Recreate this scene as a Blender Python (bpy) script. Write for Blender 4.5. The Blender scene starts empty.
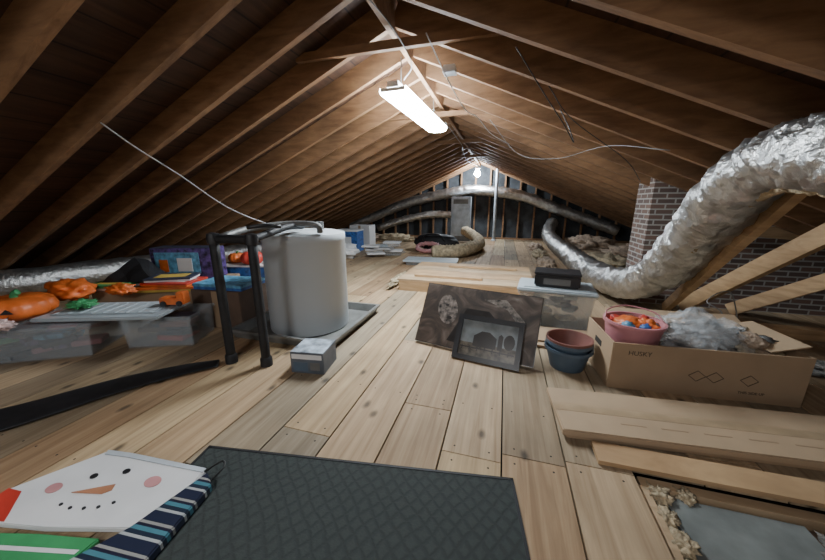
import bpy, bmesh, math, random
from mathutils import Vector, Matrix, noise
random.seed(7)
S=bpy.context.scene
COL=S.collection

# ---------------------------------------------------------------- materials
def newmat(name):
    m=bpy.data.materials.new(name); m.use_nodes=True
    nt=m.node_tree; b=nt.nodes['Principled BSDF']
    return m,nt,b
def plain(name,c,rough=.6,metal=0,var=.12,scale=8,bump=.0,alpha=1,trans=0,bscale=40):
    m,nt,b=newmat(name)
    b.inputs['Roughness'].default_value=rough; b.inputs['Metallic'].default_value=metal
    b.inputs['Alpha'].default_value=alpha; b.inputs['Transmission Weight'].default_value=trans
    tc=nt.nodes.new('ShaderNodeTexCoord'); n=nt.nodes.new('ShaderNodeTexNoise')
    n.inputs['Scale'].default_value=scale; n.inputs['Detail'].default_value=4
    nt.links.new(tc.outputs['Object'],n.inputs['Vector'])
    r=nt.nodes.new('ShaderNodeValToRGB')
    lo=[max(0,x*(1-var*1.6)) for x in c]; hi=[min(1,x*(1+var)) for x in c]
    r.color_ramp.elements[0].position=.3; r.color_ramp.elements[0].color=(*lo,1)
    r.color_ramp.elements[1].position=.7; r.color_ramp.elements[1].color=(*hi,1)
    nt.links.new(n.outputs['Fac'],r.inputs['Fac']); nt.links.new(r.outputs['Color'],b.inputs['Base Color'])
    if bump>0:
        n2=nt.nodes.new('ShaderNodeTexNoise'); n2.inputs['Scale'].default_value=bscale; n2.inputs['Detail'].default_value=5
        nt.links.new(tc.outputs['Object'],n2.inputs['Vector'])
        bp=nt.nodes.new('ShaderNodeBump'); bp.inputs['Strength'].default_value=bump; bp.inputs['Distance'].default_value=.02
        nt.links.new(n2.outputs['Fac'],bp.inputs['Height']); nt.links.new(bp.outputs['Normal'],b.inputs['Normal'])
    return m
def emis(name,c,s):
    m,nt,b=newmat(name); b.inputs['Base Color'].default_value=(*c,1)
    b.inputs['Emission Color'].default_value=(*c,1); b.inputs['Emission Strength'].default_value=s
    return m
def wood(name,c1,c2,scl,rough=.7,attr=False,knots=False,boards=None):
    m,nt,b=newmat(name); L=nt.links.new
    b.inputs['Roughness'].default_value=rough
    tc=nt.nodes.new('ShaderNodeTexCoord'); mp=nt.nodes.new('ShaderNodeMapping'); mp.inputs['Scale'].default_value=scl
    L(tc.outputs['Object'],mp.inputs['Vector'])
    vec=mp.outputs['Vector']
    if attr:
        at=nt.nodes.new('ShaderNodeAttribute'); at.attribute_name='tint'
        ad=nt.nodes.new('ShaderNodeVectorMath'); ad.operation='MULTIPLY_ADD'
        ad.inputs[1].default_value=(40,40,40)
        L(at.outputs['Color'],ad.inputs[0]); L(vec,ad.inputs[2]); vec=ad.outputs[0]
    n=nt.nodes.new('ShaderNodeTexNoise'); n.inputs['Scale'].default_value=1; n.inputs['Detail'].default_value=6
    n.inputs['Roughness'].default_value=.62; n.inputs['Distortion'].default_value=.6
    L(vec,n.inputs['Vector'])
    r=nt.nodes.new('ShaderNodeValToRGB')
    r.color_ramp.elements[0].position=.28; r.color_ramp.elements[0].color=(*c1,1)
    r.color_ramp.elements[1].position=.66; r.color_ramp.elements[1].color=(*c2,1)
    L(n.outputs['Fac'],r.inputs['Fac']); col=r.outputs['Color']
    n3=nt.nodes.new('ShaderNodeTexNoise'); n3.inputs['Scale'].default_value=1.9; n3.inputs['Detail'].default_value=6
    L(tc.outputs['Object'],n3.inputs['Vector'])
    mr=nt.nodes.new('ShaderNodeMapRange'); mr.inputs[1].default_value=.3; mr.inputs[2].default_value=.7; mr.inputs[3].default_value=.72; mr.inputs[4].default_value=1.08
    L(n3.outputs['Fac'],mr.inputs[0])
    mx=nt.nodes.new('ShaderNodeMix'); mx.data_type='RGBA'; mx.blend_type='MULTIPLY'; mx.inputs[0].default_value=1
    L(col,mx.inputs[6]); L(mr.outputs[0],mx.inputs[7]); col=mx.outputs[2]
    if attr:
        m2=nt.nodes.new('ShaderNodeMix'); m2.data_type='RGBA'; m2.blend_type='MULTIPLY'; m2.inputs[0].default_value=1
        L(col,m2.inputs[6]); L(at.outputs['Color'],m2.inputs[7]); col=m2.outputs[2]
    if knots:
        v=nt.nodes.new('ShaderNodeTexVoronoi'); v.voronoi_dimensions='2D'; v.inputs['Scale'].default_value=1
        nd=nt.nodes.new('ShaderNodeTexNoise'); nd.inputs['Scale'].default_value=14; L(tc.outputs['Object'],nd.inputs['Vector'])
        mp2=nt.nodes.new('ShaderNodeMapping'); mp2.inputs['Scale'].default_value=(3.6,2.0,1)
        L(tc.outputs['Object'],mp2.inputs['Vector'])
        ma_=nt.nodes.new('ShaderNodeVectorMath'); ma_.operation='MULTIPLY_ADD'; ma_.inputs[1].default_value=(.05,.05,.05)
        L(nd.outputs['Color'],ma_.inputs[0]); L(mp2.outputs['Vector'],ma_.inputs[2]); L(ma_.outputs[0],v.inputs['Vector'])
        k=nt.nodes.new('ShaderNodeMapRange'); k.inputs[1].default_value=.025; k.inputs[2].default_value=.085; k.inputs[3].default_value=.30; k.inputs[4].default_value=1
        L(v.outputs['Distance'],k.inputs[0])
        m3=nt.nodes.new('ShaderNodeMix'); m3.data_type='RGBA'; m3.blend_type='MULTIPLY'; m3.inputs[0].default_value=1
        L(col,m3.inputs[6]); L(k.outputs[0],m3.inputs[7]); col=m3.outputs[2]
    if boards:
        sx=nt.nodes.new('ShaderNodeSeparateXYZ'); L(tc.outputs['Object'],sx.inputs[0])
        md=nt.nodes.new('ShaderNodeMath'); md.operation='PINGPONG'; md.inputs[1].default_value=boards/2
        L(sx.outputs['X'],md.inputs[0])
        k=nt.nodes.new('ShaderNodeMapRange'); k.inputs[1].default_value=.002; k.inputs[2].default_value=.007; k.inputs[3].default_value=.25; k.inputs[4].default_value=1
        L(md.outputs[0],k.inputs[0])
        m4=nt.nodes.new('ShaderNodeMix'); m4.data_type='RGBA'; m4.blend_type='MULTIPLY'; m4.inputs[0].default_value=1
        L(col,m4.inputs[6]); L(k.outputs[0],m4.inputs[7]); col=m4.outputs[2]
    L(col,b.inputs['Base Color'])
    bp=nt.nodes.new('ShaderNodeBump'); bp.inputs['Strength'].default_value=.2; bp.inputs['Distance'].default_value=.01
    L(n.outputs['Fac'],bp.inputs['Height']); L(bp.outputs['Normal'],b.inputs['Normal'])
    return m

M={}
M['floor']=wood('floor_boards',(.31,.205,.115),(.54,.395,.245),(30,1.3,10),attr=True,knots=True,rough=.75)
M['rafter']=wood('rafter_wood',(.17,.085,.038),(.32,.175,.085),(4,30,20))
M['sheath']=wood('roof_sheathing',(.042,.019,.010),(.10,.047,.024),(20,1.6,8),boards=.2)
M['ply']=wood('pale_wood',(.38,.26,.15),(.58,.42,.26),(3,18,10))
M['strut']=wood('strut_wood',(.36,.22,.11),(.56,.37,.20),(3,6,24))
M['dark']=plain('dark_void',(.03,.025,.02),.9)
M['grayfelt']=plain('dark_backing',(.04,.045,.05),.8,var=.4,scale=4,bump=.3,bscale=12)
M['card']=plain('cardboard',(.36,.25,.155),.8,var=.06,scale=5)
M['cardl']=plain('cardboard_light',(.42,.30,.19),.8,var=.06,scale=5)
M['cardd']=plain('cardboard_dark',(.13,.085,.06),.8)
M['black']=plain('black_foam',(.012,.012,.014),.65,var=.3,scale=20)
M['blackp']=plain('black_plastic',(.02,.02,.022),.35)
M['steel']=plain('painted_grey_metal',(.43,.46,.48),.5,metal=.0,var=.02,scale=2)
M['steeld']=plain('dark_grey_metal',(.17,.17,.165),.5,metal=.4,var=.15)
M['galv']=plain('galvanised',(.45,.50,.55),.4,metal=.4,var=.2,scale=6)
M['foil']=plain('foil',(.58,.58,.57),.33,metal=.92,var=.2,scale=12,bump=1.0,bscale=26)
M['ins']=plain('fibreglass_beige',(.46,.37,.24),.95,var=.3,scale=18,bump=.8,bscale=50)
M['pinkins']=plain('fibreglass_tan',(.44,.33,.24),.95,var=.3,scale=18,bump=.8,bscale=50)
M['greyins']=plain('loose_grey_insulation',(.17,.16,.145),.95,var=.5,scale=30,bump=1,bscale=70)
M['white']=plain('white_paper',(.66,.66,.66),.6,var=.04)
M['clear']=plain('clear_plastic',(.55,.60,.63),.2,alpha=.28,var=.05)
M['bag']=plain('plastic_film',(.75,.78,.80),.12,alpha=.24,var=.15,scale=20,bump=.4,bscale=14)
M['lid']=plain('grey_lid',(.40,.45,.48),.4,var=.05)
M['orange']=plain('orange_plastic',(.68,.15,.03),.45,var=.25)
M['red']=plain('red_plastic',(.50,.045,.03),.45)
M['pink']=plain('pink_plastic',(.48,.20,.22),.45,var=.08)
M['blue']=plain('blue_print',(.035,.12,.38),.45,var=.4,scale=20)
M['cyan']=plain('light_blue_print',(.12,.34,.52),.45,var=.4,scale=20)
M['green']=plain('green_print',(.05,.30,.11),.5)
M['yellow']=plain('yellow_print',(.62,.42,.08),.5)
M['purple']=plain('purple_print',(.10,.06,.22),.5,var=.6,scale=25)
M['navy']=plain('navy',(.03,.035,.06),.5)
M['bluegrey']=plain('bluegrey_plastic',(.08,.12,.17),.45)
M['terra']=plain('terracotta_plastic',(.20,.08,.065),.55)
M['carrot']=plain('carrot_print',(.42,.19,.10),.6)
M['cheek']=plain('cheek_print',(.56,.27,.27),.6)
M['wire']=plain('grey_cable',(.2,.195,.19),.5)
M['wirew']=plain('white_cable',(.45,.45,.44),.5)
M['wireb']=plain('black_cable',(.015,.015,.015),.5)
M['tube']=emis('fluorescent_lens',(.85,.94,1.0),130)
M['fill_lens']=emis('added_fill_lens',(.97,.98,1.0),46)  # glow of the added fill lamp behind the camera
M['bulb']=emis('bulb_glow',(.80,.90,1.0),800)

def brickmat():
    m,nt,b=newmat('chimney_brick'); L=nt.links.new
    tc=nt.nodes.new('ShaderNodeTexCoord'); sp=nt.nodes.new('ShaderNodeSeparateXYZ'); L(tc.outputs['Object'],sp.inputs[0])
    ad=nt.nodes.new('ShaderNodeMath'); ad.operation='ADD'; L(sp.outputs['X'],ad.inputs[0]); L(sp.outputs['Y'],ad.inputs[1])
    cb=nt.nodes.new('ShaderNodeCombineXYZ'); L(ad.outputs[0],cb.inputs[0]); L(sp.outputs['Z'],cb.inputs[1])
    br=nt.nodes.new('ShaderNodeTexBrick'); br.inputs['Scale'].default_value=1
    br.inputs['Brick Width'].default_value=.15; br.inputs['Row Height'].default_value=.05; br.inputs['Mortar Size'].default_value=.007
    br.inputs['Color1'].default_value=(.19,.115,.09,1); br.inputs['Color2'].default_value=(.11,.08,.07,1); br.inputs['Mortar'].default_value=(.36,.345,.32,1)
    L(cb.outputs[0],br.inputs['Vector']); L(br.outputs['Color'],b.inputs['Base Color']); b.inputs['Roughness'].default_value=.85
    bp=nt.nodes.new('ShaderNodeBump'); bp.invert=True; bp.inputs['Strength'].default_value=.6; bp.inputs['Distance'].default_value=.01
    L(br.outputs['Fac'],bp.inputs['Height']); L(bp.outputs['Normal'],b.inputs['Normal'])
    return m
M['brick']=brickmat()
def matmat():
    m,nt,b=newmat('mat_rubber_weave'); L=nt.links.new
    tc=nt.nodes.new('ShaderNodeTexCoord')
    outs=[]
    for ang in (40,-40):
        mp=nt.nodes.new('ShaderNodeMapping'); mp.inputs['Rotation'].default_value=(0,0,math.radians(ang)); L(tc.outputs['Object'],mp.inputs['Vector'])
        w=nt.nodes.new('ShaderNodeTexWave'); w.inputs['Scale'].default_value=8; w.inputs['Distortion'].default_value=3; w.inputs['Detail'].default_value=2
        L(mp.outputs['Vector'],w.inputs['Vector'])
        pw=nt.nodes.new('ShaderNodeMath'); pw.operation='POWER'; pw.inputs[1].default_value=4; L(w.outputs['Fac'],pw.inputs[0]); outs.append(pw.outputs[0])
    mx=nt.nodes.new('ShaderNodeMath'); mx.operation='MAXIMUM'; L(outs[0],mx.inputs[0]); L(outs[1],mx.inputs[1])
    n=nt.nodes.new('ShaderNodeTexNoise'); n.inputs['Scale'].default_value=150; L(tc.outputs['Object'],n.inputs['Vector'])
    a=nt.nodes.new('ShaderNodeMath'); a.operation='MULTIPLY_ADD'; a.inputs[1].default_value=.9; L(n.outputs['Fac'],a.inputs[0]); L(mx.outputs[0],a.inputs[2])
    r=nt.nodes.new('ShaderNodeValToRGB'); r.color_ramp.elements[0].position=.35; r.color_ramp.elements[0].color=(.034,.042,.039,1)
    r.color_ramp.elements[1].position=1.0; r.color_ramp.elements[1].color=(.024,.030,.028,1)
    L(a.outputs[0],r.inputs['Fac']); L(r.outputs['Color'],b.inputs['Base Color']); b.inputs['Roughness'].default_value=.85
    bp=nt.nodes.new('ShaderNodeBump'); bp.invert=True; bp.inputs['Strength'].default_value=.4; bp.inputs['Distance'].default_value=.004
    L(a.outputs[0],bp.inputs['Height']); L(bp.outputs['Normal'],b.inputs['Normal'])
    return m
M['mat']=matmat()
def stripemat():
    m,nt,b=newmat('striped_gift_paper'); L=nt.links.new
    tc=nt.nodes.new('ShaderNodeTexCoord'); mp=nt.nodes.new('ShaderNodeMapping'); mp.inputs['Rotation'].default_value=(0,0,math.radians(-5)); L(tc.outputs['Object'],mp.inputs['Vector'])
    sp=nt.nodes.new('ShaderNodeSeparateXYZ'); L(mp.outputs[0],sp.inputs[0])
    ml=nt.nodes.new('ShaderNodeMath'); ml.operation='MULTIPLY'; ml.inputs[1].default_value=12; L(sp.outputs['Y'],ml.inputs[0])
    fr=nt.nodes.new('ShaderNodeMath'); fr.operation='FRACT'; L(ml.outputs[0],fr.inputs[0])
    r=nt.nodes.new('ShaderNodeValToRGB'); r.color_ramp.interpolation='CONSTANT'
    e=r.color_ramp.elements; e[0].color=(.02,.025,.05,1); e[1].position=.4; e[1].color=(.40,.42,.42,1)
    for p,c in ((.5,(.02,.03,.05,1)),(.65,(.07,.20,.25,1)),(.8,(.02,.02,.04,1)),(.9,(.30,.30,.28,1))):
        x=e.new(p); x.color=c
    L(fr.outputs[0],r.inputs['Fac']); L(r.outputs['Color'],b.inputs['Base Color']); b.inputs['Roughness'].default_value=.35
    return m
M['stripe']=stripemat()
def artmat():
    m,nt,b=newmat('canvas_print'); L=nt.links.new
    tc=nt.nodes.new('ShaderNodeTexCoord')
    n=nt.nodes.new('ShaderNodeTexNoise'); n.inputs['Scale'].default_value=4.5; n.inputs['Detail'].default_value=6; n.inputs['Distortion'].default_value=2.2
    L(tc.outputs['Object'],n.inputs['Vector'])
    r=nt.nodes.new('ShaderNodeValToRGB'); e=r.color_ramp.elements
    e[0].position=.3; e[0].color=(.025,.02,.017,1); e[1].position=.75; e[1].color=(.22,.185,.16,1)
    x=e.new(.46); x.color=(.06,.042,.032,1); x=e.new(.58); x.color=(.11,.08,.062,1)
    L(n.outputs['Fac'],r.inputs['Fac']); L(r.outputs['Color'],b.inputs['Base Color']); b.inputs['Roughness'].default_value=.5
    return m
M['art']=artmat()
M['artsky']=plain('photo_sky',(.24,.27,.28),.3,var=.3,scale=10)
M['artfield']=plain('photo_field',(.13,.11,.08),.3,var=.5,scale=25)
M['artbarn']=plain('photo_barn',(.03,.026,.024),.3,var=.3)

# ---------------------------------------------------------------- geometry helpers
def link(o,parent=None):
    COL.objects.link(o)
    if parent: o.parent=parent
    return o
def empty(name,loc=(0,0,0),rz=0,rot=None):
    o=bpy.data.objects.new(name,None); o.empty_display_size=.1; o.location=loc
    o.rotation_euler=rot if rot else (0,0,math.radians(rz)); return link(o)
def mesh_obj(name,bm,mat,parent=None,loc=(0,0,0),rot=(0,0,0),smooth=False):
    bmesh.ops.recalc_face_normals(bm,faces=bm.faces)
    me=bpy.data.meshes.new(name); bm.to_mesh(me); bm.free()
    mats=mat if isinstance(mat,(list,tuple)) else [mat]
    for k in mats: me.materials.append(k)
    if smooth:
        for p in me.polygons: p.use_smooth=True
    o=bpy.data.objects.new(name,me); o.location=loc; o.rotation_euler=rot
    return link(o,parent)
def bm_box(bm,c,s,mtx=None,mi=0):
    vs=[]
    for x in (-.5,.5):
        for y in (-.5,.5):
            for z in (-.5,.5):
                v=Vector((c[0]+x*s[0],c[1]+y*s[1],c[2]+z*s[2]))
                if mtx: v=mtx@v
                vs.append(bm.verts.new(v))
    fs=[]
    for f in ((0,1,3,2),(4,6,7,5),(0,4,5,1),(2,3,7,6),(0,2,6,4),(1,5,7,3)):
        fc=bm.faces.new([vs[i] for i in f]); fc.material_index=mi; fs.append(fc)
    return vs,fs
def box(name,c,s,mat,parent=None,rz=0,bev=.004,rot=None):
    bm=bmesh.new(); bm_box(bm,(0,0,0),s)
    if bev: bmesh.ops.bevel(bm,geom=bm.edges[:],offset=bev,segments=2,affect='EDGES')
    return mesh_obj(name,bm,mat,parent,c,rot if rot else (0,0,math.radians(rz)))
def revolve(name,prof,mat,parent=None,loc=(0,0,0),seg=40,smooth=True,rot=(0,0,0),ribs=0,ribamp=0):
    bm=bmesh.new(); rings=[]
    for r,z in prof:
        ring=[]
        for i in range(seg):
            a=2*math.pi*i/seg; rr=r if not ribs else r*(1-ribamp+ribamp*abs(math.sin(a*ribs/2)))
            ring.append(bm.verts.new((rr*math.cos(a),rr*math.sin(a),z)))
        rings.append(ring)
    for a,b in zip(rings,rings[1:]):
        for i in range(seg):
            j=(i+1)%seg; bm.faces.new((a[i],a[j],b[j],b[i]))
    bm.faces.new(rings[0]); bm.faces.new(rings[-1])
    o=mesh_obj(name,bm,mat,parent,loc,rot,smooth)
    if smooth:
        md=o.modifiers.new('es','EDGE_SPLIT'); md.split_angle=math.radians(40)
    return o
def spline(pts,n=8):
    P=[Vector(p) for p in pts]
    P=[P[0]*2-P[1]]+P+[P[-1]*2-P[-2]]
    out=[]
    for i in range(1,len(P)-2):
        for k in range(n):
            t=k/n; a,b,c,d=P[i-1:i+3]
            out.append(.5*((2*b)+(c-a)*t+(2*a-5*b+4*c-d)*t*t+(3*b-a-3*c+d)*t**3))
    out.append(P[-2]); return out
def tube(name,pts,r,mat,parent=None,n=8,seg=12,crinkle=0,ridge=0,cap=True,squash=1,straight=False):
    path=[Vector(p) for p in pts] if straight else spline(pts,n)
    bm=bmesh.new(); rings=[]; up=None
    for i,p in enumerate(path):
        t=(path[min(i+1,len(path)-1)]-path[max(i-1,0)]).normalized()
        if up is None:
            up=Vector((0,0,1)) if abs(t.z)<.9 else Vector((1,0,0))
        side=t.cross(up).normalized(); up=side.cross(t).normalized()
        rr=r(i/(len(path)-1)) if callable(r) else r
        ring=[]
        for k in range(seg):
            a=2*math.pi*k/seg; dd=(side*math.cos(a)+up*math.sin(a))
            q=p+side*math.cos(a)*rr+up*math.sin(a)*rr*squash
            if crinkle: q+= dd*crinkle*(noise.noise(q*(2.2/rr))+.5*noise.noise(q*(6/rr)))
            if ridge: q+=dd*ridge*(i%2)
            ring.append(bm.verts.new(q))
        rings.append(ring)
    for a,b in zip(rings,rings[1:]):
        for i in range(seg):
            j=(i+1)%seg; bm.faces.new((a[i],a[j],b[j],b[i]))
    if cap: bm.faces.new(rings[0]); bm.faces.new(rings[-1])
    return mesh_obj(name,bm,mat,parent,smooth=True)
def lump(name,c,s,mat,amp=.3,freq=2.5,seed=0,parent=None,sub=4,flat=None,smooth=True):
    bm=bmesh.new(); bmesh.ops.create_icosphere(bm,subdivisions=sub,radius=1)
    for v in bm.verts:
        d=v.co.normalized(); k=1+amp*noise.noise(d*freq+Vector((seed,0,0)))+amp*.5*noise.noise(d*freq*3+Vector((seed,5,0)))
        v.co=Vector((d.x*k*s[0],d.y*k*s[1],d.z*k*s[2]))
        if flat is not None and v.co.z<flat: v.co.z=flat
    return mesh_obj(name,bm,mat,parent,c,smooth=smooth)
def tub(name,w,d,h,mat,parent=None,taper=.06,th=.006,loc=(0,0,0),rz=0,rim=.012):
    bm=bmesh.new()
    def ring(x,y,z): return [bm.verts.new((sx*x/2,sy*y/2,z)) for sx,sy in ((-1,-1),(1,-1),(1,1),(-1,1))]
    R=[ring(w*(1-taper)-2*th,d*(1-taper)-2*th,th),ring(w-2*th,d-2*th,h),ring(w+rim*2,d+rim*2,h),ring(w+rim*2,d+rim*2,h-.02),ring(w,d,h-.02),ring(w*(1-taper),d*(1-taper),0)]
    for a,b in zip(R,R[1:]):
        for i in range(4): bm.faces.new((a[i],a[(i+1)%4],b[(i+1)%4],b[i]))
    bm.faces.new(R[0]); bm.faces.new(R[-1])
    return mesh_obj(name,bm,mat,parent,loc,(0,0,math.radians(rz)))
def slab(name,poly,z0,z1,mat,parent=None,bev=0):
    bm=bmesh.new(); b=[bm.verts.new((x,y,z0)) for x,y in poly]; t=[bm.verts.new((x,y,z1)) for x,y in poly]
    bm.faces.new(b); bm.faces.new(t); n=len(poly)
    for i in range(n): bm.faces.new((b[i],b[(i+1)%n],t[(i+1)%n],t[i]))
    if bev: bmesh.ops.bevel(bm,geom=bm.edges[:],offset=bev,segments=2,affect='EDGES')
    return mesh_obj(name,bm,mat,parent)
def circ(cx,cy,rx,ry,n=20,rot=0):
    c,s=math.cos(rot),math.sin(rot)
    return [(cx+rx*math.cos(2*math.pi*i/n)*c-ry*math.sin(2*math.pi*i/n)*s,cy+rx*math.cos(2*math.pi*i/n)*s+ry*math.sin(2*math.pi*i/n)*c) for i in range(n)]
def beam(bm,a,b,w,h):
    a=Vector(a); b=Vector(b); t=(b-a); Lh=t.length; t.normalize()
    up=Vector((0,0,1)) if abs(t.z)<.95 else Vector((0,1,0))
    s=t.cross(up).normalized(); u=s.cross(t).normalized()
    mt=Matrix((( t.x,s.x,u.x,(a.x+b.x)/2),(t.y,s.y,u.y,(a.y+b.y)/2),(t.z,s.z,u.z,(a.z+b.z)/2),(0,0,0,1)))
    return bm_box(bm,(0,0,0),(Lh,w,h),mt)

# ---------------------------------------------------------------- room shell
RX,RZ,SL=-.75,2.07,.428
def rz_at(x): return RZ-SL*abs(x-RX)
Y0,Y1=-2.4,9.5
bm=bmesh.new(); tl=bm.loops.layers.color.new('tint')
def board(x0,x1,y0,y1,z=0,th=.022):
    k=random.uniform(.82,1.06); w=random.uniform(-.04,.04)
    vs,fs=bm_box(bm,((x0+x1)/2,(y0+y1)/2,z-th/2),(x1-x0-.007,y1-y0-.005,th))
    for f in fs:
        for l in f.loops: l[tl]=(min(1,k+w),min(1,k),min(1,k-w),1)
x=.297+.243*-25
nails=[]
while x<4.0:
    x1=x+.243
    ys=Y0+random.uniform(.3,2.4); cuts=[Y0]
    while ys<Y1: cuts.append(ys); ys+=random.uniform(2.2,3.6)
    cuts.append(Y1)
    if abs(x-.052)<.05 or abs(x-.297)<.05: cuts=[Y0,1.13 if x<.2 else 1.16,3.1,5.9,Y1]
    if abs(x+.191)<.05: cuts=[Y0,.2,1.08,3.3,6.4,Y1]
    for a,b in zip(cuts,cuts[1:]):
        if x>.5:
            a=max(a,1.2)
            if b<=a: continue
        board(x,x1,a,b)
        for yy in (a+.04,b-.04):
            nails+= [(x+.05,yy),(x1-.05,yy)]
    for i in range(8):
        nails+=[(x+.05+random.uniform(-.01,.01),.62+i*.8),(x1-.05,.62+i*.8+random.uniform(-.01,.01))]
    x=x1
floor=mesh_obj('floor',bm,M['floor'])
bm=bmesh.new()
for nx,ny in nails:
    if nx>.5 and ny<1.2: continue
    if -2.6<nx<1.8 and 0<ny<5: 
        vs=[bm.verts.new((nx+.0045*math.cos(a*math.pi/3),ny+.0045*math.sin(a*math.pi/3),.0008)) for a in range(6)]; bm.faces.new(vs)
mesh_obj('floor_nails',bm,M['dark'])
slab('subfloor_ceiling_below',[(-6.2,Y0),(4.6,Y0),(4.6,Y1),(-6.2,Y1)],-.26,-.22,M['dark'])
bm=bmesh.new()
for jy in (-.9,-.4,.1): beam(bm,(.55,jy,-.13),(4,jy,-.13),.04,.17)
beam(bm,(.56,1.17,-.12),(4,1.17,-.12),.04,.19); beam(bm,(.56,-2.3,-.12),(.56,1.15,-.12),.04,.19)
mesh_obj('floor_joists',bm,M['ply'])
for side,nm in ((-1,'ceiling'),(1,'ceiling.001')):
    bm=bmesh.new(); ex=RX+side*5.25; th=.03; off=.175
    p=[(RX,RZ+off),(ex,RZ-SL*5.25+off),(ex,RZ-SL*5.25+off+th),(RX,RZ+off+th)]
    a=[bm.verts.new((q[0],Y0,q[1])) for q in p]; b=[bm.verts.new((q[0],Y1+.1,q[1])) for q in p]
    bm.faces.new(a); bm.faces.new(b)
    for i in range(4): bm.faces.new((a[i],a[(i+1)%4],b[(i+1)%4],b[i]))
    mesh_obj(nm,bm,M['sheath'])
bm=bmesh.new()
y=1.353-.4*9
ca=math.cos(math.atan(SL))
while y<Y1:
    for side in (-1,1):
        ex=RX+side*5.1
        beam(bm,(RX+side*.02,y,RZ+.085),(ex,y,RZ-SL*5.1+.085),.04,.17*ca)
    y+=.4
mesh_obj('roof_rafters',bm,M['rafter'])
bm=bmesh.new(); bm_box(bm,(RX,(Y0+Y1)/2,RZ+.06),(.035,Y1-Y0,.2)); mesh_obj('ridge_beam',bm,M['rafter'])
for i,y in enumerate((1.30,2.10,3.70,5.30,6.90)):
    zz=1.92; hw=(RZ-zz)/SL+.33
    bm=bmesh.new(); beam(bm,(RX-hw,y,zz+.04),(RX+hw,y,zz+.04),.035,.05)
    mesh_obj('collar_tie',bm,M['rafter'])
bm=bmesh.new()
vs=[bm.verts.new(v) for v in ((RX-5.3,Y1,-.05),(RX+5.3,Y1,-.05),(RX+5.3,Y1,-.0),(RX,Y1,RZ+.22),(RX-5.3,Y1,0))]
f=bm.faces.new(vs); r=bmesh.ops.extrude_face_region(bm,geom=[f]); bmesh.ops.translate(bm,vec=(0,.08,0),verts=[v for v in r['geom'] if isinstance(v,bmesh.types.BMVert)])
mesh_obj('wall_back',bm,M['grayfelt'])
bm=bmesh.new(); xx=RX-4.2
while xx<RX+4.3:
    h=rz_at(xx)+.12
    bm_box(bm,(xx,Y1-.045,h/2),(.04,.08,h)); xx+=.41
bm_box(bm,(RX,Y1-.045,.02),(8.6,.09,.04))
mesh_obj('wall_back_studs',bm,M['rafter'])

# chimney
cx0,cx1,cy0,cy1=1.36,2.95,3.62,4.0
bm=bmesh.new()
def top(x): return rz_at(x)+.17
p=[(cx0,cy0,0),(cx1,cy0,0),(cx1,cy1,0),(cx0,cy1,0)]
b=[bm.verts.new(v) for v in p]; t=[bm.verts.new((v[0],v[1],top(v[0]))) for v in p]
bm.faces.new(b); bm.faces.new(t)
for i in range(4): bm.faces.new((b[i],b[(i+1)%4],t[(i+1)%4],t[i]))
mesh_obj('brick_chimney',bm,M['brick'])

bm=bmesh.new()
beam(bm,(1.95,2.45,rz_at(1.95)),(1.72,3.5,.03),.05,.12)
beam(bm,(2.5,2.75,rz_at(2.5)),(2.1,3.5,.03),.05,.11)
beam(bm,(1.27,1.75,rz_at(1.27)),(1.52,3.35,.04),.045,.09)
beam(bm,(1.75,3.5,.80),(3.2,3.5,.68),.04,.10)
beam(bm,(1.75,2.95,.04),(3.6,2.95,.04),.09,.08)
mesh_obj('roof_struts',bm,M['strut'])

# ---------------------------------------------------------------- lights
def fixture(name,loc,matl,rz=0):
    e=empty(name,loc,rz)
    bm=bmesh.new(); prof=[(-.045,0),(-.04,.04),(.04,.04),(.045,0)]
    a=[bm.verts.new((x,-.62,z)) for x,z in prof]; b=[bm.verts.new((x,.62,z)) for x,z in prof]
    bm.faces.new(a); bm.faces.new(b)
    for i in range(4): bm.faces.new((a[i],a[(i+1)%4],b[(i+1)%4],b[i]))
    mesh_obj('housing',bm,M['white'],e)
    bm=bmesh.new(); prof=[(-.10,-.001),(-.103,-.02),(-.09,-.045),(-.03,-.055),(.03,-.055),(.09,-.045),(.103,-.02),(.10,-.001)]
    a=[bm.verts.new((x,-.62,z)) for x,z in prof]; b=[bm.verts.new((x,.62,z)) for x,z in prof]
    bm.faces.new(a); bm.faces.new(b)
    for i in range(8): bm.faces.new((a[i],a[(i+1)%8],b[(i+1)%8],b[i]))
    mesh_obj('diffuser',bm,matl,e,smooth=False)
    for s in (-1,1): box('end_cap',(0,s*.624,-.015),(.19,.006,.025),M['white'],e,bev=.002)
    for s in (-.45,.45): tube('hanger',[(0,s,.04),(0,s,.25)],.004,M['wire'],e,n=2,seg=6)
    return e
fixture('added_fill_fixture',(-.785,2.93,1.80),M['tube'],-3)
fixture('added_fill_fixture',(-.765,-1.0,1.80),M['fill_lens'])  # invented fill lamp behind the camera, added to brighten the foreground
e=empty('light_bulb_fixture',(-.76,8.75,1.78))
revolve('glass',[(.015,.09),(.05,.07),(.085,0),(.07,-.05),(.015,-.08)],M['bulb'],e,seg=16)
revolve('socket',[(.06,.14),(.06,.11),(.03,.105),(.03,.08)],M['white'],e,seg=16)
tube('stem',[(0,0,.12),(0,0,.24)],.01,M['wire'],e,n=2,seg=6)

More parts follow.
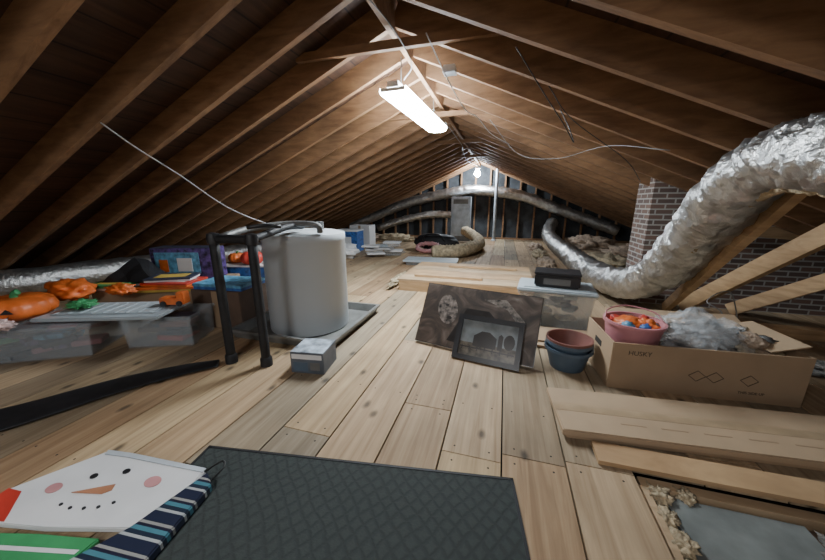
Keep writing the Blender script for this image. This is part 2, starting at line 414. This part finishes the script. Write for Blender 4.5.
# ---------------------------------------------------------------- ducts
e=empty('foil_duct_main')
tube('duct_sleeve',[(.84,.75,1.09),(.90,1.2,1.14),(1.0,1.6,1.17),(1.13,2.05,1.07),(1.24,2.5,.83),(1.26,2.9,.50),(1.19,3.3,.27),(1.09,3.9,.20),(1.05,4.7,.20),(1.05,5.7,.2),(1.05,7.0,.2),(1.05,8.2,.3),(1.25,9.2,.5)],lambda t:.110 if t<.17 else (.110+.053*min(1,(t-.17)/.10) if t<.42 else .145),M['foil'],e,n=22,seg=30,crinkle=.026)
tube('insulation_seam',[(.84,.75,.985),(.915,1.2,1.03),(1.02,1.62,1.05),(1.16,2.1,.93),(1.2,2.44,.70)],.018,M['ins'],e,n=10,seg=8,crinkle=.012)
e=empty('foil_duct_branch')
tube('duct_sleeve',[(-4.7,9.15,.33),(-3.9,9.2,.62),(-3.06,9.2,.95),(-2.2,9.2,1.18),(-1.5,9.15,1.3),(-1.0,9.15,1.38),(-.2,9.15,1.32),(.5,9.2,1.18),(1.2,9.2,.92),(2.0,9.2,.62),(2.8,9.15,.33)],.14,M['foil'],e,n=10,seg=16,crinkle=.03)
tube('lower_duct_sleeve',[(-3.6,8.7,.3),(-2.8,8.8,.55),(-2.0,8.9,.7),(-1.45,9.0,.7)],.10,M['foil'],e,n=8,seg=14,crinkle=.03)
e=empty('flex_duct_insulated')
tube('sleeve',[(-1.25,5.6,.13),(-.85,5.75,.14),(-.6,6.2,.15),(-.5,6.9,.16),(-.65,7.8,.2),(-1.0,8.5,.3)],.115,M['ins'],e,n=14,seg=18,crinkle=.03,ridge=.012)
e=empty('foil_duct_eave')
tube('duct_sleeve',[(-4.9,.9,.24),(-4.5,2.2,.24),(-4.4,3.6,.2),(-4.3,5,.18),(-4.2,7,.18)],.13,M['foil'],e,n=10,seg=16,crinkle=.03)
e=empty('air_handler_cabinet',(-1.15,8.8,0))
box('cabinet',(0,0,.66),(.52,.30,1.06),M['galv'],e,bev=.01)
box('base',(0,0,.07),(.56,.34,.13),M['steeld'],e,bev=.005)
box('access_panel',(0,-.155,.60),(.44,.015,.66),M['galv'],e,bev=.004)
box('filter_slot',(0,-.155,1.06),(.40,.02,.12),M['steeld'],e,bev=.004)
e=empty('vent_pipe',(-.25,8.9,0)); revolve('stack',[(.04,0),(.04,1.9)],M['galv'],e,seg=16); revolve('flange',[(.07,0),(.07,.03),(.045,.05)],M['galv'],e,seg=16)

# ---------------------------------------------------------------- water tank + pan + pipes
e=empty('water_heater_tank',(-1.52,2.14,.02))
prof=[(.26,0),(.312,.0),(.315,.01),(.315,.70),(.319,.705),(.319,.745),(.312,.76),(.25,.775),(.02,.78)]
revolve('shell',prof,M['steel'],e,seg=96)
for a in (1.0,2.6): revolve('nipple',[(.03,.77),(.03,.84)],M['steeld'],e,(.14*math.cos(a),.14*math.sin(a),0),seg=16)
e=empty('drip_pan',(-1.52,2.16,.0))
tub('tray',.86,.86,.075,plain('pan_metal',(.20,.20,.19),.45,metal=.3,var=.2),e,taper=.05,th=.012,rim=.014)
e=empty('insulated_pipe_stand')
R=.027
for lx,ly in ((-1.64,1.433),(-1.393,1.463)):
    tube('leg',[(lx,ly,.0),(lx,ly,.4),(lx,ly,.80)],R,M['black'],e,n=4,seg=16)
    revolve('foot',[(.036,0),(.036,.05),(.03,.06)],M['black'],e,(lx,ly,0),seg=16)
    revolve('elbow',[(.034,-.03),(.037,0),(.034,.03),(.01,.038)],M['blackp'],e,(lx,ly,.80),seg=16)
tube('cross_pipe',[(-1.66,1.43,.80),(-1.52,1.45,.80),(-1.37,1.465,.80)],R*.95,M['black'],e,n=4,seg=14)
tube('return_pipe',[(-1.393,1.463,.80),(-1.42,1.65,.82),(-1.44,1.85,.845),(-1.44,2.02,.84)],R*.8,M['black'],e,n=6,seg=14)
tube('supply_pipe',[(-1.6,1.46,.81),(-1.62,1.7,.84),(-1.5,1.9,.86),(-1.32,1.95,.86),(-1.27,1.97,.84),(-1.27,1.98,.80)],R*.8,M['steeld'],e,n=6,seg=14)
tube('valve_handle',[(-1.5,1.55,.86),(-1.42,1.6,.87),(-1.36,1.68,.86)],.012,M['blackp'],e,n=4,seg=8)
e=empty('flat_black_band')  # flat black band on the floor, tapering towards the pipe stand
tube('sleeve',[(-2.75,.1,.014),(-2.25,.62,.014),(-2.03,1.0,.014),(-1.84,1.24,.014),(-1.69,1.38,.014)],lambda t:.15-.10*t,M['black'],e,n=10,seg=18,squash=.09)

e=empty('small_product_box',(-1.095,1.545,0),8)
box('carton',(0,0,.068),(.21,.2,.136),plain('dark_carton',(.10,.115,.14),.5,var=.2),e,bev=.003)
box('top_panel',(0,0,.137),(.205,.195,.004),plain('carton_lid',(.42,.48,.55),.4,var=.5,scale=14),e,bev=.001)
box('print_band',(0,-.101,.11),(.19,.002,.03),M['white'],e,bev=0)
box('print_panel',(-.04,-.101,.045),(.09,.002,.06),M['bluegrey'],e,bev=0)
box('print_panel_side',(.05,-.101,.05),(.06,.002,.05),M['steeld'],e,bev=0)

# ---------------------------------------------------------------- pictures
ang=math.degrees(math.atan2(-.173,.746)); lean=math.atan2(.24,.40)
e=empty('canvas_picture',(-.577,2.05,.02)); e.rotation_euler=(math.radians(90)-lean,0,math.radians(ang))
W,H=.83,.45
slab('stretcher',[(0,0),(W,0),(W,H),(0,H)],-.03,0,M['artbarn'],e)
slab('print',[(.004,.004),(W-.004,.004),(W-.004,H-.004),(.004,H-.004)],0,.002,M['art'],e)
slab('animal_face',circ(.20,.27,.075,.11,24,.3),.002,.003,plain('fur_print',(.17,.14,.12),.5,var=.7,scale=30),e)
slab('animal_eye',circ(.19,.30,.014,.010,12),.003,.004,M['artbarn'],e)
slab('animal_nose',circ(.225,.21,.02,.013,12),.003,.004,M['artbarn'],e)
slab('animal_body',[(.24,.05),(.5,.03),(.62,.2),(.5,.3),(.34,.3)],.002,.003,M['artbarn'],e)
slab('highlight_fur',[(.45,.38),(.62,.33),(.72,.22),(.74,.27),(.6,.40)],.002,.003,plain('fur_light',(.19,.16,.135),.5,var=.6,scale=30),e)
e=empty('framed_picture',(-.275,1.90,.0)); e.rotation_euler=(math.radians(90)-lean-.03,0,math.radians(ang+3))
w,h,b=.43,.30,.032
bm=bmesh.new()
for c,s in (((w/2,b/2,.012),(w,b,.026)),((w/2,h-b/2,.012),(w,b,.026)),((b/2,h/2,.012),(b,h-2*b,.026)),((w-b/2,h/2,.012),(b,h-2*b,.026))): bm_box(bm,c,s)
mesh_obj('frame',bm,M['blackp'],e)
slab('backing',[(.01,.01),(w-.01,.01),(w-.01,h-.01),(.01,h-.01)],0,.004,M['blackp'],e)
slab('sky',[(b,.12),(w-b,.12),(w-b,h-b),(b,h-b)],.004,.006,M['artsky'],e)
slab('field',[(b,b),(w-b,b),(w-b,.12),(b,.12)],.004,.006,M['artfield'],e)
slab('barn',[(.12,.10),(.27,.10),(.27,.17),(.22,.205),(.17,.205),(.12,.17)],.006,.007,M['artbarn'],e)
slab('silo',[(.28,.10),(.31,.10),(.31,.19),(.295,.205),(.28,.19)],.006,.007,M['artbarn'],e)
slab('tree',circ(.35,.16,.035,.05,14),.006,.007,M['artbarn'],e)
slab('fence',[(.04,.085),(.39,.08),(.39,.088),(.04,.093)],.006,.007,M['artbarn'],e)
for i in range(7): slab('post',[(.05+i*.05,.07),(.056+i*.05,.07),(.056+i*.05,.10),(.05+i*.05,.10)],.006,.0072,M['artbarn'],e)

e=empty('plastic_storage_bin',(.46,2.80,0),-6)
tub('tub',.56,.36,.30,M['clear'],e,taper=.1)
box('lid',(0,0,.31),(.60,.40,.03),M['lid'],e,bev=.01)
box('lid_ridge',(0,0,.327),(.50,.30,.012),M['lid'],e,bev=.004)
for i in range(7): box('contents',(random.uniform(-.15,.15),random.uniform(-.08,.08),.06+.03*i),(.14,.1,.028),random.choice([M['white'],M['ins'],M['bluegrey'],M['lid']]),e,rz=random.uniform(0,90))
e=empty('black_storage_case',(.46,2.78,.334),-8)
box('body',(0,0,.055),(.34,.24,.10),M['blackp'],e,bev=.01); box('lid',(0,0,.112),(.35,.25,.016),M['blackp'],e,bev=.005)
box('label',(.0,-.122,.05),(.2,.004,.05),M['steeld'],e,bev=.001)
e=empty('flattened_cardboard_sheet',(.42,2.38,0),-4)
box('sheet',(0,0,.012),(.56,.36,.02),M['cardl'],e,bev=.002); box('sheet_top',(.02,.03,.03),(.50,.28,.012),M['card'],e,rz=5,bev=.002)
e=empty('nested_plant_pots',(.44,1.99,0))
def pot(nm,z,r,h,mat): revolve(nm,[(r*.72,z),(r*.95,z+h*.86),(r*1.04,z+h*.86),(r*1.04,z+h),(r*.96,z+h),(r*.9,z+h*.8),(r*.66,z+.012)],mat,e,seg=40)
pot('outer_pot',0,.135,.14,M['bluegrey']); pot('inner_pot',.035,.13,.145,M['bluegrey']); pot('terracotta_pot',.075,.128,.12,M['terra'])

# ---------------------------------------------------------------- big carton
e=empty('open_cardboard_carton',(1.045,2.03,0),4)
w,d,h,t=.88,.40,.27,.008
bm=bmesh.new()
bm_box(bm,(0,0,t/2),(w,d,t)); bm_box(bm,(0,-d/2,h/2),(w,t,h)); bm_box(bm,(0,d/2,h/2),(w,t,h)); bm_box(bm,(-w/2,0,h/2),(t,d,h)); bm_box(bm,(w/2,0,h/2),(t,d,h))
mesh_obj('side_panels',bm,M['card'],e)
box('flap_right',(w/2-.07,.02,h+.02),(.16,d*.9,.006),M['cardl'],e,rot=(0,math.radians(-16),0),bev=0)
box('flap_back',(.05,d/2+.05,h+.02),(w*.85,.12,.006),M['cardl'],e,rot=(math.radians(20),0,0),bev=0)
M['ink']=plain('printing_ink',(.07,.05,.035),.7)
def text(s,loc,size,rot,parent,mat,align='CENTER'):
    c=bpy.data.curves.new('print_text','FONT'); c.body=s; c.size=size; c.align_x=align; c.extrude=.0004; c.materials.append(mat)
    o=bpy.data.objects.new('print',c); o.location=loc; o.rotation_euler=rot; return link(o,parent)
text('HUSKY',(-.31,-d/2-.0055,.205),.036,(math.radians(90),0,0),e,M['ink'])
text('THIS SIDE UP',(.22,-d/2-.0055,.045),.020,(math.radians(90),0,0),e,M['ink'])
for px in (-.03,.05,.2):
    bm=bmesh.new()
    q=[(-.0,-.03),(.03,0),(0,.03),(-.03,0)]
    for i in range(4):
        a,b2=q[i],q[(i+1)%4]; beam(bm,(px+a[0]*1.3,-d/2-.0055,.12+a[1]),(px+b2[0]*1.3,-d/2-.0055,.12+b2[1]),.001,.003)
    mesh_obj('print_diamond',bm,M['ink'],e)
box('handle_hole',(-w/2-.004,0,.19),(.003,.1,.035),M['dark'],e,bev=0)
c=empty('pink_bucket_of_toys',(.765,1.99,.09))
revolve('bucket',[(.11,0),(.145,.24),(.155,.24),(.155,.255),(.14,.255),(.11,.12)],M['pink'],c,seg=40)
tube('bucket_handle',[(-.15,0,.25),(-.12,.06,.29),(0,.13,.30),(.12,.06,.29),(.15,0,.25)],.004,M['pink'],c)
random.seed(3)
lump('toy_pumpkin',(-.03,.0,.225),(.085,.08,.045),M['orange'],.25,2,3,c); lump('toy_orange_bag',(.06,-.02,.225),(.06,.07,.04),M['orange'],.5,3,5,c)
for i,(px,py,s,k) in enumerate(((-.05,-.07,.03,'cyan'),(.03,-.08,.026,'blue'),(.07,.06,.03,'red'),(-.08,.04,.028,'red'),(0,.06,.03,'terra'),(.09,-.04,.022,'bluegrey'))):
    lump('small_toy',(px,py,.24),(s,s,s*.8),M[k],.4,2.5,i,c,sub=3)
revolve('filling',[(.12,.10),(.13,.19),(.05,.205)],M['red'],c,seg=24)
c=empty('plastic_bag',(1.13,2.05,.2))
lump('film',(-.04,0,.08),(.17,.14,.12),M['bag'],.35,2.0,1,c,sub=5); lump('film_fold',(.1,.02,.06),(.12,.12,.09),M['bag'],.4,2.4,4,c,sub=5)
lump('inner_film',(.0,0,.07),(.12,.11,.08),M['bag'],.6,3.0,7,c,sub=5)
lump('tied_top',(-.08,-.02,.18),(.035,.03,.05),M['bag'],.5,3,6,c,sub=4)
lump('wrapped_contents',(.0,.0,.0),(.17,.12,.05),plain('bag_contents',(.24,.22,.20),.6,var=.7,scale=25),.4,4,9,c)
c=empty('packing_fluff',(1.355,2.07,.2))
for i in range(16):
    lump('shred',(random.uniform(-.07,.07),random.uniform(-.11,.11),random.uniform(.02,.09)),(.045,.035,.03),random.choice([M['white'],M['ins'],M['steeld'],M['pinkins']]),.7,3,i,c,sub=3)
lump('core',(0,0,0),(.10,.13,.07),M['ins'],.3,3,3,c)

e=empty('flat_cardboard_package',(.95,1.51,0),5)
box('package',(0,.0,.036),(1.32,.33,.03),M['cardl'],e,bev=.004)
box('package_lower',(.0,-.0,.011),(1.28,.31,.018),M['card'],e,bev=.003)
box('tape_strip',(0,0,.0515),(1.32,.05,.001),plain('tape',(.40,.29,.18),.4),e,bev=0)
for i in range(5): box('print_line',(-.35+.16*i,-.08,.0516),(.1,.006,.001),M['card'],e,bev=0)
bm=bmesh.new(); beam(bm,(.42,1.235,.011),(2.1,1.25,.011),.11,.018); mesh_obj('loose_board',bm,M['strut'])
e=empty('attic_hatch_panel',(0,0,0))
slab('panel',[(.625,.62),(1.02,.60),(1.02,1.13),(.625,1.13)],-.055,-.035,plain('grey_board',(.18,.195,.185),.7,var=.25,scale=7),e)
slab('panel_base',[(.60,.5),(1.5,.5),(1.5,1.14),(.60,1.14)],-.22,-.057,M['cardd'],e)
for i,(x,y,s) in enumerate(((.61,1.13,.035),(.70,1.15,.03),(.60,1.04,.03),(.605,.95,.035),(.61,.86,.035),(.62,.77,.04),(1.08,.98,.09),(1.06,.84,.09),(1.16,.90,.12),(1.25,1.03,.11),(1.0,.72,.10),(1.3,.8,.15),(1.13,1.10,.05),(.93,.70,.09))):
    lump('loose_insulation',(x,y,-.045+s*.3),(s,s*1.1,s*.6),M['ins'] if i<6 else M['greyins'],.7,3.2,i,None,sub=4)

# ---------------------------------------------------------------- mat
u=Vector((1.231,.190,0)).normalized(); ma=math.degrees(math.atan2(u.y,u.x))
e=empty('rubber_doormat',(-1.13,.82,0),ma)
bm=bmesh.new(); bm_box(bm,(.62,-.37,.005),(1.24,.74,.010)); bmesh.ops.bevel(bm,geom=bm.edges[:],offset=.003,segments=2,affect='EDGES'); mesh_obj('weave',bm,M['mat'],e)
bm=bmesh.new()
for c_,s_ in (((.62,-.005,.006),(1.24,.010,.012)),((.62,-.735,.006),(1.24,.010,.012)),((.005,-.37,.006),(.010,.74,.012)),((1.235,-.37,.006),(.010,.74,.012))): bm_box(bm,c_,s_)
mesh_obj('border',bm,M['black'],e)

# ---------------------------------------------------------------- gift bags
e=empty('snowman_gift_bag')
slab('bag',[(-1.47,.665),(-1.36,.68),(-1.01,.705),(-1.0,.65),(-1.04,.47),(-1.3,.40),(-1.58,.34),(-1.60,.45)],.014,.034,M['white'],e,bev=.004)
slab('scarf_red',[(-1.58,.345),(-1.60,.45),(-1.54,.455),(-1.47,.40),(-1.44,.375)],.034,.036,M['red'],e)
slab('carrot_nose',[(-1.368,.500),(-1.26,.565),(-1.245,.545),(-1.262,.525)],.034,.037,M['carrot'],e)
slab('eye',circ(-1.375,.567,.013,.011),.034,.037,M['blackp'],e); slab('eye',circ(-1.285,.615,.013,.011),.034,.037,M['blackp'],e)
slab('cheek',circ(-1.45,.495,.026,.02),.034,.036,M['cheek'],e); slab('cheek',circ(-1.145,.61,.030,.022),.034,.036,M['cheek'],e)
for mx,my in ((-1.345,.462),(-1.30,.462),(-1.255,.474),(-1.215,.49),(-1.185,.515)): slab('mouth_dot',circ(mx,my,.006,.005,10),.034,.037,M['blackp'],e)
slab('top_fold',[(-1.47,.667),(-1.36,.682),(-1.012,.707),(-1.01,.69),(-1.36,.662),(-1.46,.648)],.034,.037,plain('fold',(.48,.52,.56),.5),e)
e=empty('striped_gift_bag')
slab('bag',[(-.985,.69),(-.925,.655),(-.88,.36),(-1.1,.22),(-1.1,.35),(-1.025,.47)],.015,.045,M['stripe'],e,bev=.004)
tube('handle',[(-1.0,.69,.04),(-.97,.74,.05),(-.94,.72,.05),(-.94,.67,.045)],.004,M['wireb'],e,seg=6)
e=empty('green_gift_bag')
slab('bag',[(-1.5,.335),(-1.3,.385),(-1.105,.43),(-1.105,.2),(-1.45,.15)],.0,.024,M['green'],e,bev=.004)
for i in range(4): slab('white_stripe',[(-1.46,.31-.05*i),(-1.12,.39-.05*i),(-1.12,.378-.05*i),(-1.46,.298-.05*i)],.024,.025,M['white'],e)

# ---------------------------------------------------------------- left clutter
def pumpkin(name,loc,r,h,mat,face=False,rot=0):
    e=empty(name,loc,rot)
    prof=[(r*.25,-.0),(r*.7,h*.06),(r*.95,h*.28),(r,h*.5),(r*.93,h*.75),(r*.65,h*.95),(r*.2,h*.93)]
    revolve('body',prof,mat,e,seg=64,ribs=10,ribamp=.10)
    tube('stem',[(0,0,h*.9),(0.01,0,h*1.08),(.03,0,h*1.15)],r*.1,M['green'],e,n=4,seg=8)
    if face:
        for s in (-1,1):
            o=slab('eye',[(s*r*.35-.03,.0),(s*r*.35+.03,0),(s*r*.35,.03)],0,.008,M['blackp'],e)
            o.rotation_euler=(math.radians(90),0,0); o.location=(0,-r*.90,h*.5)
        o=slab('mouth',[(-r*.4,.02),(-r*.2,0),(r*.2,0),(r*.4,.02),(r*.25,-.015),(-r*.25,-.015)],0,.008,M['blackp'],e); o.rotation_euler=(math.radians(90),0,0); o.location=(0,-r*.91,h*.28)
    return e
e=empty('clear_storage_tub',(-3.0,1.24,0),30)
tub('tub',.72,.42,.22,M['clear'],e,taper=.08); box('lid',(0,0,.228),(.76,.46,.02),M['clear'],e,bev=.006)
for i in range(26): box('contents',(random.uniform(-.24,.24),random.uniform(-.11,.11),.03+.006*i),(.16,.12,.035),random.choice([M['pink'],M['terra'],M['purple'],M['cyan'],M['green'],M['white'],M['navy']]),e,rz=random.uniform(0,90))
e=empty('clear_shoe_tub',(-2.36,1.60,0),22)
tub('tub',.46,.30,.225,M['clear'],e,taper=.05,th=.008)
for i in range(8): box('inner_goods',(random.uniform(-.1,.1),random.uniform(-.05,.05),.03+.02*i),(.2,.14,.035),random.choice([M['terra'],M['red'],M['cardd'],M['orange'],M['navy']]),e,rz=random.uniform(-30,30))
e=empty('grey_tub_lid',(-2.62,1.43,.245),20)
box('panel',(0,0,.012),(.80,.36,.024),M['lid'],e,bev=.008); box('raised_centre',(0,0,.028),(.66,.24,.012),M['lid'],e,bev=.005)
for i in range(9): box('rib',(-.3+.075*i,0,.035),(.012,.22,.006),M['lid'],e,bev=.002)
pumpkin('jack_o_lantern',(-3.14,1.17,.24),.20,.16,M['orange'],True,35)
lump('orange_cloth_bag',(-3.28,1.53,.33),(.18,.12,.08),M['orange'],.4,2.2,4)
lump('orange_cloth_bag',(-2.93,1.66,.33),(.12,.07,.04),M['orange'],.5,2.6,8)
lump('crumpled_tissue_paper',(-2.96,1.00,.27),(.11,.06,.03),plain('tissue',(.62,.45,.42),.7,var=.4,scale=20),.6,3,2)
lump('crumpled_gift_wrap',(-2.84,1.36,.31),(.09,.06,.025),M['green'],.7,3,12)
e=empty('cardboard_box_closed',(-2.98,2.12,0),20)
box('carton',(0,0,.14),(.90,.68,.28),M['card'],e); box('tape',(0,0,.281),(.90,.05,.002),M['cardl'],e,bev=0)
def flatbox(name,loc,s,rz,m1,m2):
    e=empty(name,loc,rz); box('tray',(0,0,s[2]*.4),(s[0],s[1],s[2]*.8),m1,e,bev=.003); box('lid',(0,0,s[2]*.75),(s[0]+.008,s[1]+.008,s[2]*.5),m2,e,bev=.003)
    box('print_panel',(0,0,s[2]+.001),(s[0]*.7,s[1]*.6,.002),random.choice([M['white'],M['cyan'],M['yellow']]),e,bev=0); return e
flatbox('board_game_box',(-3.25,1.80,.282),(.30,.24,.05),18,M['white'],M['green'])
flatbox('board_game_box',(-2.75,1.94,.282),(.46,.28,.04),24,M['yellow'],M['orange'])
flatbox('board_game_box',(-2.73,1.95,.325),(.40,.26,.03),14,M['orange'],M['red'])
flatbox('board_game_box',(-2.76,1.96,.358),(.34,.22,.03),30,M['white'],M['navy'])
e=empty('toy_castle_box',(-3.0,2.32,.284),18)
box('carton',(0,0,.15),(.60,.20,.30),M['purple'],e); box('front_art',(-.05,-.102,.16),(.42,.003,.2),M['cyan'],e,bev=0); box('art_figure',(.02,-.105,.14),(.14,.003,.13),M['white'],e,bev=0); box('art_figure_side',(-.18,-.105,.13),(.08,.003,.12),M['orange'],e,bev=0); box('side_band',(0,0,.302),(.59,.19,.004),M['navy'],e,bev=0)
e=empty('black_folded_bag',(-3.14,1.95,.335),20)
bm=bmesh.new()
pts=[(-.24,-.12,0),(.20,-.12,0),(.2,.10,0),(-.2,.10,0),(-.1,-.04,.1),(-.02,.0,.2),(.05,.05,.16),(.14,.0,.06)]
for p in pts: bm.verts.new(p)
bmesh.ops.convex_hull(bm,input=bm.verts); bmesh.ops.subdivide_edges(bm,edges=bm.edges[:],cuts=3,use_grid_fill=True)
for v in bm.verts: v.co+=Vector((noise.noise(v.co*9),noise.noise(v.co*9+Vector((3,0,0))),abs(noise.noise(v.co*8))*.6))*.03 if v.co.z>.01 else Vector((0,0,0))
mesh_obj('fabric',bm,M['blackp'],e)
e=empty('cardboard_box_dark',(-2.22,2.05,0),4)
box('carton',(0,0,.16),(.46,.38,.32),M['cardd'],e); box('tape',(0,-.1905,.16),(.06,.002,.31),M['card'],e,bev=0)
flatbox('puzzle_box',(-2.20,2.02,.322),(.44,.30,.05),6,M['blue'],M['cyan'])
e=empty('blue_storage_box',(-2.65,2.84,0),15)
box('carton',(0,0,.17),(.62,.36,.34),M['blue'],e); box('lid',(0,0,.345),(.64,.38,.02),M['white'],e)
pumpkin('pumpkin_decoration',(-2.63,2.74,.355),.12,.14,M['red'],False)
pumpkin('pumpkin_decoration',(-2.87,2.77,.355),.09,.11,M['orange'],False)
pumpkin('pumpkin_decoration',(-2.43,2.86,.355),.08,.09,M['orange'],False)
e=empty('orange_toy_truck',(-2.28,1.60,.28),20)
box('bed',(0,0,.035),(.17,.08,.05),M['orange'],e); box('cab',(.06,0,.075),(.05,.075,.05),M['orange'],e)
for sx in (-.055,.055):
    for sy in (-.042,.042): revolve('wheel',[(.02,-.006),(.02,.006)],M['blackp'],e,(sx,sy,.02),seg=16,rot=(math.radians(90),0,0))
e=empty('blue_moving_box',(-3.2,6.1,0),6); box('carton',(0,0,.22),(.5,.42,.44),M['blue'],e); box('lid',(0,0,.45),(.52,.44,.03),M['white'],e); box('label',(0,-.213,.25),(.25,.004,.15),M['white'],e,bev=0)
e=empty('white_carton',(-3.3,7.0,0),3); box('carton',(0,0,.25),(.5,.4,.5),M['white'],e); box('tape',(0,-.201,.25),(.06,.003,.5),M['card'],e,bev=0)
e=empty('paper_stack',(-2.25,5.7,0),10)
for i in range(10): box('bundle',(random.uniform(-.25,.25),random.uniform(-.2,.2),.03+.025*i),(.34,.24,.03),random.choice([M['white'],M['white'],M['clear'],M['lid']]),e,rz=random.uniform(-30,30))
e=empty('white_trash_bag',(-2.9,5.2,0)); lump('bag',(0,0,.13),(.28,.22,.15),M['white'],.5,2.4,3,e,flat=-.13)
e=empty('black_duffel_bag',(-1.45,6.9,0),-4)
lump('body',(0,0,.17),(.52,.22,.18),M['black'],.12,2,2,e,flat=-.17); tube('strap',[(-.25,-.2,.2),(-.15,-.24,.34),(.15,-.24,.34),(.25,-.2,.2)],.018,M['blackp'],e)
tube('zip',[(-.42,0,.28),(0,0,.335),(.42,0,.28)],.008,M['wire'],e)
e=empty('wreath',(-1.5,6.3,0))
pts=[(.22*math.cos(a),.16*math.sin(a),.12+.06*math.sin(a)) for a in [i*2*math.pi/24 for i in range(25)]]
tube('ring',pts,.04,M['cheek'],e,n=3,seg=12,crinkle=.03)
e=empty('grey_plastic_lid',(-1.15,5.1,0),4); box('panel',(0,0,.07),(.9,.4,.03),M['lid'],e); box('support',(0,0,.028),(.8,.35,.056),M['steeld'],e)
e=empty('raised_plywood_platform',(-.40,3.95,0),0)
bm=bmesh.new(); bm_box(bm,(0,-.55,.06),(1.5,.04,.12)); bm_box(bm,(0,.55,.06),(1.5,.04,.12))
for xx in (-.73,-.2,.2,.73): bm_box(bm,(xx,0,.06),(.04,1.06,.118))
mesh_obj('frame',bm,M['strut'],e)
for i in range(4): box('deck_board',(0,-.43+.29*i,.132),(1.54,.28,.02),M['strut'] if i%2 else M['ply'],e,bev=.003)
box('crosspiece',(-.2,-.38,.157),(.8,.09,.026),M['strut'],e,bev=.002)
box('crosspiece_rear',(.15,.3,.157),(.9,.09,.026),M['strut'],e,bev=.002)
lump('insulation_batt',(-1.27,3.75,.04),(.06,.38,.05),M['ins'],.5,4,1,None,flat=-.04)
for i,(x,y,sx,sy,sz) in enumerate(((.74,4.6,.12,.4,.07),(.74,5.6,.12,.4,.08),(.72,6.5,.13,.4,.09),(.72,7.5,.14,.45,.10),(1.65,5.6,.3,.6,.15),(2.4,6.7,.45,.5,.18),(2.8,5.4,.4,.5,.15),(2.0,8.2,.5,.45,.2),(-2.9,8.2,.5,.3,.15),(-3.6,8.1,.3,.4,.15))):
    lump('yellow_insulation_batt',(x,y,sz*.3),(sx,sy,sz),M['pinkins'] if i%2 else M['ins'],.5,3.5,i,None,flat=-sz*.3,sub=4)
for i,(x,y,sx,sy,sz) in enumerate(((2.3,2.3,.45,.2,.05),(3.0,2.3,.3,.4,.08),(2.6,1.6,.5,.25,.06),(3.4,3.7,.35,.45,.1))):
    lump('grey_insulation_batt',(x,y,sz*.3),(sx,sy,sz),M['greyins'],.5,4,i+20,None,flat=-sz*.3)

# ---------------------------------------------------------------- cables
def cable(pts,m,r=.005):
    return tube('electrical_cable',pts,r,M[m],None,n=8,seg=8)
cable([(-2.2,1.33,1.44),(-2.1,1.42,1.32),(-1.98,1.56,1.177),(-1.83,1.76,.97),(-1.66,1.98,.84),(-1.5,2.1,.81)],'wirew',.004)
cable([(-.78,.3,2.0),(-.9,1.0,1.98),(-.7,1.7,1.97),(-.65,2.2,1.9),(-.76,2.4,1.87)],'wire',.004)
cable([(-.5,2.0,1.95),(-.42,2.3,1.80),(-.35,2.7,1.72),(-.3,3.2,1.78),(-.2,3.8,1.75),(0,4.2,1.70)],'wirew',.004)
cable([(-.7,3.7,1.88),(-.6,4.4,1.75),(-.7,5.2,1.82),(-.75,6.4,1.8),(-.76,8.6,1.95)],'wire')
cable([(.0,1.9,1.78),(.15,2.0,1.6),(.3,2.15,1.45),(.37,2.2,1.36),(.34,2.25,1.46),(.3,2.4,1.6)],'wireb',.003)
cable([(-.2,3.4,1.8),(.1,3.6,1.5),(.45,3.4,1.42),(.7,2.8,1.42),(.95,2.4,1.32)],'wire',.003)
cable([(.2,2.2,1.68),(.4,2.5,1.55),(.9,3.0,1.34),(1.2,3.5,1.2)],'wireb',.003)
cable([(1.45,2.5,.02),(1.5,2.55,.25),(1.42,2.6,.33),(1.6,2.7,.38),(1.75,2.75,.1),(1.9,2.7,.03)],'wire',.004)
e=empty('junction_box',(-.42,2.35,1.88)); box('case',(0,0,0),(.08,.08,.04),M['galv'],e); box('cover',(0,0,-.022),(.085,.085,.004),M['galv'],e,bev=.001)

# ---------------------------------------------------------------- world + camera
w=bpy.data.worlds.new('world'); S.world=w; w.use_nodes=True
nt=w.node_tree
nt.nodes['Background'].inputs[0].default_value=(.88,.89,.9,1); nt.nodes['Background'].inputs[1].default_value=.7
cam=bpy.data.cameras.new('camera'); co=bpy.data.objects.new('camera',cam); COL.objects.link(co)
cam.sensor_width=36; cam.lens=36*310/825; cam.clip_start=.02
co.location=(0,0,1); co.rotation_euler=(math.radians(90-13.8),0,math.radians(16.2))
S.camera=co
